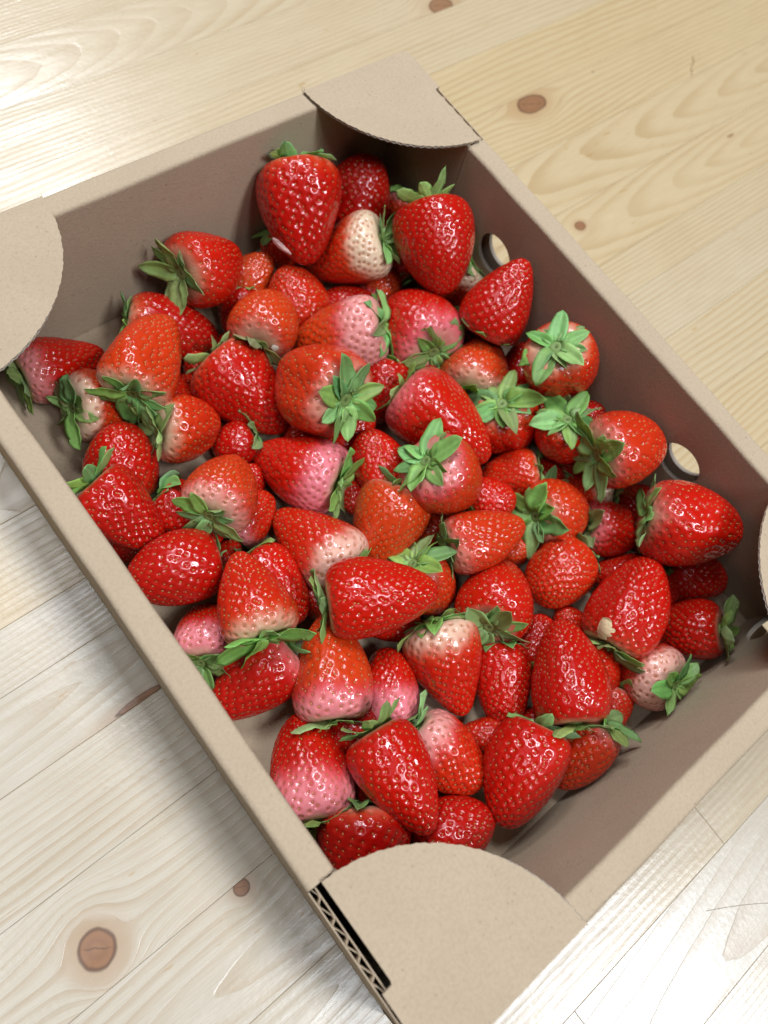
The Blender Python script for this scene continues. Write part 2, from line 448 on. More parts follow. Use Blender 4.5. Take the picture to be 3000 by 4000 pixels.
# ------------------------------------------------------------------ strawberries
GOLD = math.pi * (3 - math.sqrt(5))
def profile(th, k):
    a = (1 - np.cos(th)) / 2
    return a, np.sin(th) ** (.50 + .30 * a) * (1 - (.06 + 1.05 * k) * a)
def smooth(x, a, b):
    t = np.clip((x - a) / (b - a), 0, 1); return t * t * (3 - 2 * t)
class Shape:
    def __init__(s, ah, bh, k, r):
        s.ah, s.bh, s.k = ah, bh, k
        s.gm = profile(np.linspace(0.001, math.pi - .001, 400), k)[1].max()
        s.h = [(n, r.normal() * .034 / n ** .6, r.random() * 6.28, r.normal() * 1.2) for n in (1, 2, 3, 4, 5)]
        s.lump = [(r.random(), r.random() * 6.28, r.normal() * .048, .14 + .2 * r.random()) for _ in range(7)]
        s.bend = r.normal(0, .035); s.bendphi = r.random() * 6.28
        s.dip = .035 + .03 * r.random()
        s.crease = (r.random() * 6.28, .10) if r.random() < .26 else None
    def pt(s, th, ph):
        a, g = profile(th, s.k); g = g / s.gm
        m = np.ones_like(a)
        for n, A, p0, tw in s.h: m = m + A * np.cos(n * ph + p0 + tw * a * 2)
        for la, lp, A, sg in s.lump:
            dp = np.angle(np.exp(1j * (ph - lp)))
            m = m + A * np.exp(-((a - la) ** 2 + (dp * .3) ** 2) / (2 * sg * sg))
        if s.crease:
            dp = np.angle(np.exp(1j * (ph - s.crease[0])))
            m = m - s.crease[1] * np.exp(-(dp / .28) ** 2) * smooth(a, .1, .5)
        rad = s.bh * g * m
        z = s.ah * (2 * a - 1) + s.ah * 2 * s.dip * np.exp(-(g / .38) ** 2) * (a < .5)
        off = s.bend * s.ah * (1 - (2 * a - 1) ** 2)
        return np.stack([rad * np.cos(ph) + off * math.cos(s.bendphi), rad * np.sin(ph) + off * math.sin(s.bendphi), z], -1)
RIPE = np.array((.450, .0058, .0012)); ORANGE = np.array((.49, .040, .005)); DEEP = np.array((.30, .0015, .0014))
CREAM = np.array((.66, .53, .35)); PINK = np.array((.66, .18, .205))
def lerp(a, b_, t): return a + (b_ - a) * np.asarray(t)[..., None]
def make_body(ah, bh, taper, colr, r, nu, nv):
    S = Shape(ah, bh, taper, r)
    # seeds on a spiral lattice, denser to the tip
    tt = np.linspace(.02, math.pi - .02, 600); P0 = S.pt(tt, np.zeros_like(tt)); a0, g0 = profile(tt, taper); g0 = g0 / S.gm
    dl = np.r_[0, np.linalg.norm(np.diff(P0, axis=0), axis=1)]
    area = 2 * math.pi * bh * g0 * dl
    dens = (.75 + .75 * a0) * smooth(a0, .0, .06)
    cum = np.cumsum(area * dens); tot = cum[-1]
    spacing = .00345 * (bh / .0155) ** .5 * r.uniform(.86, 1.1)
    n = int(tot / (spacing ** 2 * .88))
    f = (np.arange(n) + .5) / n * tot
    sth = np.interp(f, cum, tt); sph = np.arange(n) * GOLD + r.normal(0, .05, n)
    sth = sth + r.normal(0, .0003 / ah, n)
    keep = sth > .26
    sth, sph = sth[keep], np.mod(sph[keep], 2 * math.pi)
    SP = S.pt(sth, sph).astype(np.float32)
    e = 1e-3
    St = S.pt(sth + e, sph) - S.pt(sth - e, sph); Sp = S.pt(sth, sph + e) - S.pt(sth, sph - e)
    SN = np.cross(Sp, St); SN = SN / (np.linalg.norm(SN, axis=1)[:, None] + 1e-12)
    SN *= np.sign((SN * (SP - np.array((0, 0, 0)))).sum(1))[:, None]
    # surface grid
    ph = np.arange(nu) / nu * 2 * math.pi; ph = ph - .38 * np.sin(ph); th = np.linspace(.004, math.pi - .004, nv)
    PH, TH = np.meshgrid(ph, th); P = S.pt(TH.ravel(), PH.ravel())
    V = P.astype(np.float32); nV = len(V)
    G = V.reshape(nv, nu, 3)
    du = np.roll(G, -1, 1) - np.roll(G, 1, 1); dv = np.gradient(G, axis=0)
    Nn = np.cross(du, dv).reshape(-1, 3); Nn /= np.linalg.norm(Nn, axis=1)[:, None] + 1e-12
    sg = np.sign((Nn * V).sum(1)); sg[sg == 0] = 1; Nn *= sg[:, None]
    d2 = (V * V).sum(1)[:, None] + (SP * SP).sum(1)[None] - 2 * V @ SP.T
    d = np.sqrt(np.maximum(d2.min(1), 0))
    sig = spacing * .235
    dep = r.uniform(.00052, .00074)
    prof_d = -dep * np.exp(-(d / sig) ** 2) + dep * .14 * np.exp(-((d - spacing * .44) / (spacing * .18)) ** 2)
    V = V + Nn * prof_d[:, None]
    V += Nn * (r.normal(0, .00003, nV))[:, None]
    # colour
    tone, white, pinkness = colr
    a, _ = profile(TH.ravel(), taper); phv = PH.ravel()
    base = lerp(ORANGE, RIPE, smooth(np.array(tone), .35, .9)) if tone < .9 else lerp(RIPE, DEEP, (tone - .9) * 6)
    C = np.repeat(base[None], nV, 0)
    slow = np.zeros(nV)
    for _ in range(5):
        k = r.normal(0, 1, 3); k *= r.uniform(120, 300) / np.linalg.norm(k); slow += np.sin(P @ k + r.random() * 6.28) * .2
    ripe2 = smooth(a + slow * .25, .15, .75)
    C = lerp(lerp(C, np.repeat(ORANGE[None], nV, 0), .35 * (1 - tone) + 0 * a), C, ripe2)
    if white > 0:
        az = np.cos(phv - r.normal(0, .5))
        st = np.sin(phv * 9 + slow * 6) * .018 + np.sin(phv * 17 + 3 * slow) * .012
        aa = a - .12 * white * az + slow * .10 + st
        m = 1 - smooth(aa, white * .50 - .16, white * .50 + .24)
        m = m * min(1, .55 + white)
        Wc = CREAM * (1 - pinkness) + PINK * pinkness
        trans = ORANGE * (1 - pinkness) + np.array((.52, .042, .046)) * pinkness
        C = lerp(lerp(C, np.repeat(trans[None], nV, 0), smooth(m, 0, .5)), np.repeat(Wc[None], nV, 0), smooth(m, .25, 1.0))
    else:
        m = np.zeros(nV)
    rim = 1 - smooth(a, .0, .05)
    C = lerp(C, np.repeat((CREAM * .8 + ORANGE * .2)[None], nV, 0), rim * .4)
    pit = np.exp(-(d / (spacing * .27)) ** 2)
    C = lerp(C, np.repeat(np.array((.40, .04, .015))[None], nV, 0), pit * (.20 + .35 * m))
    F = grid_faces(nu, nv, True)
    top = nV; bot = nV + 1
    Vp = np.vstack([V, V[:nu].mean(0), V[-nu:].mean(0)]); C = np.vstack([C, C[:nu].mean(0), C[-nu:].mean(0)])
    i = np.arange(nu); i2 = (i + 1) % nu
    F = np.vstack([F, np.stack([i2, i, np.full(nu, top), np.full(nu, top)], 1), np.stack([(nv - 1) * nu + i, (nv - 1) * nu + i2, np.full(nu, bot), np.full(nu, bot)], 1)])
    quads = F[:len(F) - 2 * nu]; tris = F[len(F) - 2 * nu:, :3]
    me = bpy.data.meshes.new('flesh')
    me.vertices.add(len(Vp)); me.vertices.foreach_set('co', Vp.astype(np.float32).ravel())
    li = np.r_[quads.ravel(), tris.ravel()].astype(np.int32)
    me.loops.add(len(li)); me.loops.foreach_set('vertex_index', li)
    ls = np.r_[np.arange(len(quads)) * 4, len(quads) * 4 + np.arange(len(tris)) * 3].astype(np.int32)
    me.polygons.add(len(ls)); me.polygons.foreach_set('loop_start', ls); me.update(calc_edges=True)
    me.polygons.foreach_set('use_smooth', np.ones(len(ls), bool))
    ca = me.color_attributes.new('col', 'FLOAT_COLOR', 'POINT'); cc = np.ones((len(Vp), 4), np.float32); cc[:, :3] = C; ca.data.foreach_set('color', cc.ravel())
    # achenes
    ns = len(SP)
    t1 = (S.pt(sth + .01, sph) - S.pt(sth - .01, sph)); t1 /= np.linalg.norm(t1, axis=1)[:, None] + 1e-12
    t2 = np.cross(SN, t1)
    size = r.uniform(.54, .82, ns) * min(1.1, (bh / .0155) ** .3) * (1.22 if tone < .8 else 1.05)
    ang = np.arange(6) / 6 * 2 * math.pi
    ringx = np.cos(ang) * .00074 * (1 + .15 * np.cos(ang)); ringy = np.sin(ang) * .00047
    ctr = SP - SN * (dep * .86)
    low = ctr[:, None] + (t1[:, None] * ringx[None, :, None] + t2[:, None] * ringy[None, :, None]) * size[:, None, None] - SN[:, None] * .00012
    up = ctr[:, None] + (t1[:, None] * ringx[None, :, None] + t2[:, None] * ringy[None, :, None]) * .68 * size[:, None, None] + SN[:, None] * .00026
    pole = ctr[:, None] + SN[:, None] * .00036
    SV = np.concatenate([low, up, pole], 1).reshape(-1, 3)
    tri = []
    for i in range(6):
        j = (i + 1) % 6
        tri += [(i, j, 6 + j), (i, 6 + j, 6 + i), (6 + i, 6 + j, 12)]
    tri = np.array(tri); SF = (tri[None] + (np.arange(ns) * 13)[:, None, None]).reshape(-1, 3)
    ym = r.uniform(0, 1, ns)[:, None]; sa, _ = profile(sth, taper)
    seedc = np.array((.40, .205, .042)) * ym + np.array((.32, .085, .022)) * (1 - ym)
    if pinkness > .6 or tone > .9: seedc = seedc * .75 + np.array((.30, .06, .02)) * .25
    sc = np.repeat(seedc, 13, 0)
    sm = mesh('seeds', SV, SF, True, sc)
    return S, me, sm

def make_sepal(l, wd, e0, e1, twist, fold, tone, r):
    """sheet with thickness: local x outward from hub, z away from fruit"""
    ns, nc = 9, 7
    s = np.linspace(0, 1, ns); angs = np.radians(e0 + (e1 - e0) * s ** 1.3)
    ds = l / (ns - 1)
    xs = np.r_[0, np.cumsum(np.cos(angs[:-1]) * ds)]; zs = np.r_[0, np.cumsum(np.sin(angs[:-1]) * ds)]
    side = r.normal(0, .12) * l * s ** 2
    wp = (s + .16) ** .55 * (1.0 - s) ** .66; wp = wp / wp.max() * wd / 2; wp[-1] = wd * .02
    c = np.linspace(-1, 1, nc)
    up = np.stack([-np.sin(angs), np.zeros(ns), np.cos(angs)], 1)
    Vt = []; Cc = []
    g0 = np.array((.215, .405, .095)) * r.uniform(.66, 1.12) ; g0 = g0 * np.array((r.uniform(.75, 1.2), 1, r.uniform(.7, 1.5)))
    by = np.array((.24, .215, .088)); br = np.array((.136, .096, .056))
    t = min(1, max(0, tone + r.normal(0, .15)))
    base = g0 * (1 - t) + (by if r.random() < .7 else br) * t
    rip = r.normal(0, 1, ns) * wd * .03
    for k in range(ns):
        tw = twist * s[k]
        for q, cv in enumerate(c):
            lat = wp[k] * cv
            h = fold * abs(lat) * (1 + .3 * math.sin(k)) + rip[k] * cv
            pnt = np.array((xs[k], side[k] + lat * math.cos(tw), zs[k])) + up[k] * (h + lat * math.sin(tw))
            Vt.append(pnt)
            cc = base * (1.22 if q == 3 else (.90 if q in (2, 4) else 1.04)) * (1.15 - .3 * s[k])
            if s[k] > .85: cc = cc * (1 - t * .4) + br * t * .4
            Cc.append(cc)
    Vt = np.array(Vt); th = .00012
    upn = np.repeat(up, nc, 0)
    V = np.vstack([Vt, Vt - upn * th]); C = np.vstack([Cc, np.array(Cc) * 1.15 + .015])
    F = grid_faces(nc, ns); n = len(Vt)
    Fb = F[:, ::-1] + n
    bd = [(k * nc) for k in range(ns)] + [(ns - 1) * nc + q for q in range(1, nc)] + [k * nc + nc - 1 for k in range(ns - 2, -1, -1)] + [q for q in range(nc - 2, 0, -1)]
    Fs = np.array([(bd[i], bd[(i + 1) % len(bd)], bd[(i + 1) % len(bd)] + n, bd[i] + n) for i in range(len(bd))])
    return V, np.vstack([F, Fb, Fs]), C
def make_hub(rad, tone, r):
    nr, na = 6, 18; V = []; C = []
    for j in range(nr):
        f = j / (nr - 1)
        for i in range(na):
            a = i / na * 2 * math.pi
            rr = rad * (1 - f) * (1 + .08 * math.sin(3 * a + tone * 9)) + .0003
            z = .0010 * math.sin(f * math.pi * .62) * 1.3 - .0007 * smooth(np.array(f), .75, 1)
            V.append((rr * math.cos(a), rr * math.sin(a), float(z) - .0004))
            g = np.array((.19, .29, .08)) * (1 - tone) + np.array((.24, .21, .08)) * tone
            C.append(g * (.8 + .3 * (1 - f)) * (.55 if f > .85 else 1))
    F = [tuple(x) for x in grid_faces(na, nr, True).tolist()] + [tuple((nr - 1) * na + i for i in range(na))]
    return mesh('calyx', V, F, True, C)

DATA = [  # id, centre, axis from cap to tip, half length, half width, taper, (tone, white, pinkness), (sepals, mm, elevation, curl, tone), label
    (80, (0.0387, 0.1307, 0.0135), (-0.079, -0.706, -0.703), 0.0101, 0.0101, 0.35, (0.8, 0, 0), (8, 12, -35, 15, 0.2), 'mostly hidden dark strawberry behind the tallest upright strawberry, by a white petal'),
    (3, (0.1011, 0.1159, 0.0214), (-0.465, -0.473, -0.748), 0.0098, 0.0098, 0.35, (0.5, 0.35, 0.6), (8, 12, -35, 15, 0.2), 'small pale pink strawberry tucked behind a leafy cap under the far flap'),
    (2, (0.0808, 0.1286, 0.0343), (0.46, 0.246, 0.853), 0.017, 0.0165, 0.4, (1, 0, 0), (8, 12, -35, 15, 0.2), 'dark red cap-less looking strawberry standing in shade below the far corner flap'),
    (9, (0.0148, 0.1241, 0.0165), (0.794, 0.037, 0.606), 0.0139, 0.0109, 0.4, (0.35, 0.3, 0.5), (8, 12, -35, 15, 0.2), 'small pale orange strawberry squeezed behind a broad leaning strawberry by the wall'),
    (20, (0.0461, 0.0893, 0.0143), (-0.701, 0.712, -0.043), 0.0128, 0.0108, 0.35, (1, 0, 0), (8, 12, -35, 15, 0.2), 'bright red strawberry mostly covered by a long pale pink strawberry'),
    (21, (0.0681, 0.0886, 0.0145), (0.803, 0.149, 0.577), 0.011, 0.0106, 0.35, (0.5, 0.4, 0.9), (8, 12, -35, 15, 0.2), 'faded pink strawberry peeping out below a cream shouldered strawberry'),
    (24, (0.1, 0.0166, 0.0152), (0.425, 0.754, 0.501), 0.0118, 0.0112, 0.35, (1, 0, 0), (8, 12, -35, 15, 0.2), 'dark red strawberry wedged between an orange strawberry and a cap-up strawberry'),
    (30, (0.1019, -0.0226, 0.0246), (0.767, -0.34, 0.545), 0.0093, 0.0086, 0.35, (1, 0, 0.3), (8, 12, -35, 15, 0.2), 'purplish red strawberry showing beside the long wall behind two star caps'),
    (26, (0.031, 0.043, 0.0163), (-0.633, -0.579, -0.515), 0.0153, 0.0122, 0.35, (1, 0, 0), (8, 12, -35, 15, 0.2), 'deep red strawberry sunk in the gap between two large strawberries with green caps'),
    (39, (0.0079, 0.0357, 0.0153), (0.904, 0.079, 0.421), 0.0125, 0.0109, 0.35, (0.9, 0, 0), (8, 12, -35, 15, 0.2), 'small red strawberry tip under the drooping sepals of a big round strawberry'),
    (37, (-0.0396, 0.0576, 0.0132), (-0.965, 0.133, -0.224), 0.0096, 0.0096, 0.25, (1, 0, 0), (8, 12, -35, 15, 0.2), 'tiny red strawberry piece in the gap below a glossy pointed strawberry'),
    (10, (0.0245, 0.1031, 0.0193), (0.018, 0.632, 0.774), 0.0151, 0.0151, 0.4, (0.7, 0.05, 0.2), (7, 10, 10, 30, 0.3), 'orange red strawberry with dense seeds between two capped strawberries'),
    (12, (-0.0319, 0.1173, 0.0174), (0.782, -0.568, -0.256), 0.0203, 0.0145, 0.35, (1, 0.03, 0), (5, 11, 0, 30, 0.1), 'long dark red strawberry lying along the short wall with small green cap'),
    (6, (0.0968, 0.0701, 0.0205), (-0.702, 0.102, -0.705), 0.014, 0.014, 0.35, (0.5, 0.45, 0.1), (7, 14, -10, 10, 0.1), 'cream shouldered strawberry half hidden beside the round hole'),
    (7, (0.0939, 0.0407, 0.0462), (0.583, 0.245, 0.775), 0.019, 0.0156, 0.55, (0.95, 0.05, 0.7), (8, 12, -35, 15, 0.2), 'crimson pointed strawberry leaning up on the wall below the round hole'),
    (1, (0.0392, 0.1233, 0.047), (-0.331, -0.821, -0.465), 0.0222, 0.0181, 0.47, (0.95, 0.06, 0.1), (10, 15, 8, 30, 0.15), 'tallest glossy red strawberry standing upright with its cap on top'),
    (5, (0.0548, 0.1054, 0.0285), (-0.661, 0.453, -0.598), 0.0211, 0.016, 0.5, (0.7, 0.4, 0.05), (8, 12, 15, 30, 0.1), 'orange red strawberry with broad cream shoulder and green cap turned aside'),
    (4, (0.0843, 0.0782, 0.0453), (-0.362, -0.855, -0.371), 0.0211, 0.0181, 0.47, (0.95, 0, 0.1), (8, 14, 25, 10, 0.2), 'glossy red strawberry with tip down and ragged cap under the far flap'),
    (8, (-0.005, 0.1281, 0.0342), (0.931, 0.118, -0.346), 0.0171, 0.017, 0.45, (0.85, 0.03, 0.2), (8, 15, 10, 35, 0.45), 'broad red strawberry with olive cap resting on the short wall side'),
    (11, (0.0009, 0.093, 0.0305), (0.791, 0.6, -0.12), 0.0147, 0.0147, 0.35, (0.45, 0.08, 0.3), (9, 13, 30, 25, 0.75), 'pale orange strawberry with withered brownish sepals spread out'),
    (14, (-0.0758, 0.1012, 0.0178), (0.868, -0.059, -0.494), 0.0144, 0.0144, 0.4, (0.55, 0.32, 0.15), (9, 14, 0, 35, 0.3), 'pale whitish shouldered strawberry lying near the left corner floor'),
    (15, (-0.0795, 0.127, 0.0157), (0.98, -0.057, -0.192), 0.0185, 0.0132, 0.55, (0.9, 0.3, 0.8), (7, 13, 5, 30, 0.4), 'pink shouldered red strawberry poking out under the near-left corner flap'),
    (13, (-0.0523, 0.0993, 0.0377), (0.789, 0.61, -0.077), 0.0208, 0.0161, 0.4, (0.55, 0.18, 0.05), (9, 14, 8, 20, 0.1), 'large orange red strawberry with cream shoulder and spreading green cap'),
    (16, (-0.0538, 0.0717, 0.0222), (0.899, -0.119, -0.422), 0.0147, 0.0147, 0.35, (0.65, 0.2, 0), (8, 13, 15, 40, 0.5), 'orange strawberry with cream shoulder and dark shrivelled cap'),
    (17, (-0.0225, 0.0721, 0.02), (0.2, -0.953, -0.227), 0.0224, 0.0176, 0.55, (0.95, 0.05, 0.2), (7, 11, 5, 40, 0.35), 'glossy red strawberry pointing down right with yellowish curled cap'),
    (18, (0.027, 0.0729, 0.0246), (-0.723, 0.489, -0.488), 0.0223, 0.0165, 0.45, (0.45, 0.55, 0.75), (7, 12, -30, 10, 0.15), 'long pale pink white strawberry with seeds in rows and thin cap'),
    (19, (-0.0026, 0.0524, 0.0381), (-0.102, 0.842, -0.53), 0.0192, 0.0192, 0.3, (0.6, 0.12, 0.3), (10, 15, 2, 25, 0.1), 'big round orange red strawberry with wide light green star cap'),
    (22, (0.063, 0.0592, 0.0223), (0.258, 0.917, -0.305), 0.0198, 0.0191, 0.35, (0.95, 0.24, 1), (10, 14, -4, 20, 0.25), 'red strawberry with bright pink patch and olive star cap'),
    (23, (0.0769, 0.0272, 0.0204), (0.87, 0.493, 0.024), 0.0169, 0.0169, 0.5, (0.45, 0.2, 0.1), (7, 13, 15, 5, 0.25), 'orange strawberry with cream base and narrow upright sepals'),
    (25, (0.0939, -0.0004, 0.0458), (0.413, -0.341, -0.844), 0.0166, 0.0166, 0.25, (0.7, 0.14, 0), (11, 13, -14, 22, 0.1), 'cap-up strawberry with frilly light green star beside the long wall'),
    (28, (0.0689, -0.0031, 0.0198), (0.258, -0.386, -0.886), 0.0162, 0.0162, 0.25, (0.85, 0.07, 0), (11, 15, -8, 18, 0.1), 'red strawberry under a broad star cap with a curled dark leaf'),
    (29, (0.0803, -0.0248, 0.0318), (0.127, -0.275, -0.953), 0.0132, 0.0132, 0.25, (0.8, 0.08, 0), (10, 14, -8, 18, 0.05), 'red strawberry under a pale green star cap touching another star cap'),
    (31, (0.0924, -0.0473, 0.0447), (0.946, -0.318, -0.055), 0.0177, 0.0162, 0.35, (0.65, 0.11, 0.4), (9, 15, 12, 20, 0.25), 'orange red strawberry by the long wall with tall dusky green sepals'),
    (32, (-0.0831, 0.0742, 0.0195), (0.454, 0.565, 0.689), 0.0156, 0.0156, 0.35, (0.95, 0, 0), (8, 12, -35, 15, 0.2), 'round red strawberry near the rail, behind one with pointed green sepals'),
    (34, (-0.0734, 0.0393, 0.0148), (0.368, -0.901, -0.229), 0.0159, 0.012, 0.4, (0.95, 0, 0.2), (8, 12, -35, 15, 0.2), 'red strawberry pressed under a pinkish one with a green cap'),
    (33, (-0.0951, 0.049, 0.03), (0.226, -0.908, -0.351), 0.0179, 0.014, 0.5, (0.97, 0, 0), (7, 13, 25, -5, 0.15), 'bright red strawberry by the rail with pointed sepals sticking up'),
    (40, (0.0057, 0.0156, 0.022), (-0.024, 0.815, 0.579), 0.0139, 0.0126, 0.4, (0.85, 0, 0.1), (8, 12, -35, 15, 0.2), 'small orange red strawberry below a big round star capped strawberry'),
    (51, (-0.0523, 0.0262, 0.0146), (0.952, 0.23, 0.203), 0.012, 0.0107, 0.35, (0.75, 0.3, 0.9), (6, 12, 5, 20, 0.4), 'pinkish strawberry hidden between a pale one and a white based one'),
    (35, (-0.0599, 0.036, 0.0351), (0.788, 0.535, -0.304), 0.0158, 0.0146, 0.4, (0.5, 0.24, 0.5), (9, 13, 4, 25, 0.15), 'pale orange pink strawberry with light green cap spread to the rail'),
    (38, (-0.0246, 0.0325, 0.0177), (-0.392, 0.86, -0.327), 0.0224, 0.016, 0.55, (0.85, 0.4, 1), (8, 14, 5, 30, 0.2), 'long red strawberry with pink shoulder and yellow green cap'),
    (27, (0.0401, 0.011, 0.0257), (0.245, -0.969, -0.02), 0.025, 0.0179, 0.5, (0.85, 0.15, 0.9), (6, 11, 15, 10, 0.25), 'large red strawberry with deep honeycomb seeds pointing down right'),
    (41, (0.0207, -0.0107, 0.0324), (0.489, -0.536, -0.688), 0.0179, 0.0153, 0.3, (0.55, 0.22, 0.8), (10, 15, 6, 20, 0.1), 'dusty pink strawberry beneath a large grey green star cap'),
    (42, (0.0536, -0.0236, 0.0151), (-0.758, 0.422, -0.497), 0.0157, 0.0112, 0.4, (0.75, 0.05, 0), (5, 8, 0, 30, 0.2), 'slim orange red strawberry lying under two star capped strawberries'),
    (43, (0.0372, -0.0289, 0.0222), (0.643, -0.715, 0.275), 0.0099, 0.0099, 0.25, (0.9, 0, 0), (8, 12, -35, 15, 0.2), 'small red strawberry sunk below a slim orange red strawberry'),
    (46, (0.0846, -0.049, 0.0144), (-0.509, 0.747, -0.428), 0.0129, 0.0109, 0.35, (0.75, 0.5, 0.1), (6, 12, 5, 30, 0.15), 'red strawberry with cream base hidden under a dusky green cap'),
    (49, (0.1011, -0.0685, 0.0127), (-0.411, 0.852, -0.324), 0.0092, 0.0092, 0.25, (1, 0, 0), (8, 12, -35, 15, 0.2), 'dark red strawberry in shade beside the large one at the round hole'),
    (70, (0.0972, -0.112, 0.0163), (0.483, -0.79, 0.377), 0.0128, 0.0125, 0.35, (1, 0, 0.2), (5, 12, 15, 0, 0.35), 'dark shaded strawberry underneath the big red one at the far end'),
    (45, (0.0607, -0.0499, 0.0201), (0.925, -0.268, -0.271), 0.0154, 0.0154, 0.35, (0.6, 0.1, 0.1), (10, 14, 4, 15, 0.1), 'orange strawberry with bold green star cap at the middle of the long side'),
    (87, (0.0121, -0.0214, 0.0128), (0.912, -0.138, 0.387), 0.0092, 0.0092, 0.25, (0.6, 0.1, 0.3), (8, 12, -35, 15, 0.2), 'orange red strawberry sliver behind a tan shouldered strawberry'),
    (53, (-0.0099, -0.0409, 0.0176), (0.248, -0.664, -0.706), 0.0148, 0.0132, 0.3, (0.6, 0.2, 0.4), (11, 14, 2, 12, 0.15), 'strawberry seen mostly as a wide green star cap between two tips'),
    (44, (-0.0099, -0.0119, 0.0188), (-0.739, -0.536, -0.408), 0.0201, 0.0163, 0.47, (0.45, 0.1, 0), (8, 12, 20, 15, 0.15), 'orange strawberry with tan shoulder pointing straight down to a star cap'),
    (85, (0.035, -0.051, 0.0113), (0.504, -0.831, 0.236), 0.0077, 0.0077, 0.25, (0.55, 0, 0), (8, 12, -35, 15, 0.2), 'orange strawberry fragment squeezed beside a conical orange strawberry'),
    (52, (0.0201, -0.0395, 0.0285), (0.933, -0.347, 0.094), 0.0183, 0.0136, 0.5, (0.6, 0.14, 0.4), (8, 12, -5, 25, 0.15), 'conical orange red strawberry with ragged green cap and dense seeds'),
    (47, (0.0772, -0.0712, 0.0184), (0.761, -0.645, -0.071), 0.0134, 0.0134, 0.35, (0.9, 0.15, 0.9), (8, 13, -5, 25, 0.6), 'red strawberry with yellowish limp sepals near the long wall'),
    (48, (0.0915, -0.0897, 0.0446), (0.616, -0.769, 0.17), 0.0208, 0.0179, 0.35, (0.9, 0.15, 0.5), (7, 13, -15, 20, 0.2), 'huge wide red strawberry against the long wall by the far hole'),
    (57, (0.0397, -0.0721, 0.019), (-0.97, -0.202, 0.132), 0.0155, 0.0154, 0.3, (0.7, 0.05, 0.1), (8, 12, -35, 15, 0.2), 'rounded red strawberry with clustered greenish seeds at its tip'),
    (54, (-0.0927, 0.0202, 0.0278), (-0.951, 0.302, 0.068), 0.0179, 0.0141, 0.3, (0.97, 0, 0), (4, 8, 10, 20, 0.1), 'glossy scarlet strawberry lying on its side against the rail'),
    (60, (-0.096, -0.0051, 0.0161), (0.579, 0.635, -0.512), 0.0144, 0.0124, 0.35, (0.8, 0.45, 0.95), (8, 14, 20, 10, 0.25), 'pink red strawberry with pale green star cap touching the rail'),
    (56, (-0.0633, -0.006, 0.0194), (0.029, -1.0, 0.008), 0.0172, 0.0131, 0.35, (0.9, 0, 0.2), (8, 12, -35, 15, 0.2), 'red strawberry in shadow behind an orange red one and a white based one'),
    (50, (-0.0387, 0.0011, 0.0188), (-0.207, 0.952, -0.224), 0.0215, 0.0154, 0.5, (0.75, 0.42, 0.4), (8, 12, -20, 15, 0.2), 'red strawberry with whitish pink base and sepals folded back'),
    (55, (-0.0762, -0.0063, 0.0384), (0.3, 0.95, -0.086), 0.018, 0.0138, 0.55, (0.75, 0.2, 0.1), (7, 15, 5, 45, 0.0), 'orange red pointed strawberry with bluish green sepals at its lower end'),
    (61, (-0.0916, -0.0296, 0.0168), (-0.972, -0.103, -0.211), 0.0197, 0.0144, 0.45, (0.98, 0.12, 0.8), (6, 13, 20, 30, 0.0), 'dark crimson strawberry with dense seeds beside the rail'),
    (59, (-0.0359, -0.0361, 0.0377), (0.87, -0.477, 0.122), 0.022, 0.0158, 0.45, (0.9, 0, 0.1), (6, 12, 15, 10, 0.2), 'large red strawberry lying crosswise in the centre with golden seeds'),
    (63, (-0.0489, -0.0643, 0.0153), (0.54, 0.841, 0.036), 0.0152, 0.0116, 0.3, (0.85, 0.7, 1), (8, 12, -35, 15, 0.2), 'shiny pink strawberry squeezed beside an orange pink cone'),
    (62, (-0.0645, -0.0446, 0.0217), (0.537, 0.843, -0.029), 0.0214, 0.0158, 0.55, (0.45, 0.36, 0.9), (8, 13, 20, 15, 0.2), 'tall orange strawberry fading to pink at its base, standing on its cap'),
    (72, (0.0148, -0.0878, 0.0136), (0.776, 0.552, 0.305), 0.0117, 0.0092, 0.25, (0.95, 0, 0.4), (8, 12, -35, 15, 0.2), 'dark red strawberry deep in the gap beside a broad pear shaped one'),
    (65, (-0.0102, -0.0928, 0.0157), (-0.613, -0.788, -0.054), 0.0173, 0.0124, 0.35, (0.95, 0, 0), (8, 12, -35, 15, 0.2), 'long red barrel shaped strawberry pointing down below the yellow green star'),
    (58, (0.0109, -0.0627, 0.0191), (0.809, 0.418, -0.413), 0.0194, 0.016, 0.4, (0.85, 0, 0.1), (10, 15, 8, 12, 0.45), 'red strawberry with big yellow green star cap at its lower end'),
    (64, (-0.0258, -0.0733, 0.0191), (-0.251, -0.932, -0.262), 0.0202, 0.0159, 0.55, (0.8, 0.3, 0.2), (9, 14, -25, 15, 0.2), 'red strawberry with bright white shoulder and hooded green cap'),
    (68, (0.0748, -0.1262, 0.0174), (-0.458, 0.533, -0.711), 0.0142, 0.0137, 0.25, (0.95, 0, 0.2), (7, 12, 10, 40, 0.3), 'round red strawberry with thin curled sepals by the short near wall'),
    (67.5, (0.067, -0.0893, 0.0136), (-0.688, 0.667, -0.286), 0.0125, 0.0105, 0.35, (0.95, 0, 0.1), (8, 12, -35, 15, 0.2), 'creased side lobe strawberry behind the one carrying a beige husk'),
    (69, (0.045, -0.1269, 0.0175), (-0.058, 0.682, -0.729), 0.0141, 0.0141, 0.35, (0.7, 0.5, 0.5), (8, 14, 10, 20, 0.1), 'pinkish white strawberry with green cap against the short near wall'),
    (67, (0.0523, -0.099, 0.0308), (0.899, 0.382, 0.214), 0.0217, 0.0155, 0.4, (0.95, 0.05, 0.3), (7, 13, 20, 25, 0.5), 'red strawberry carrying a beige dried husk near its cap'),
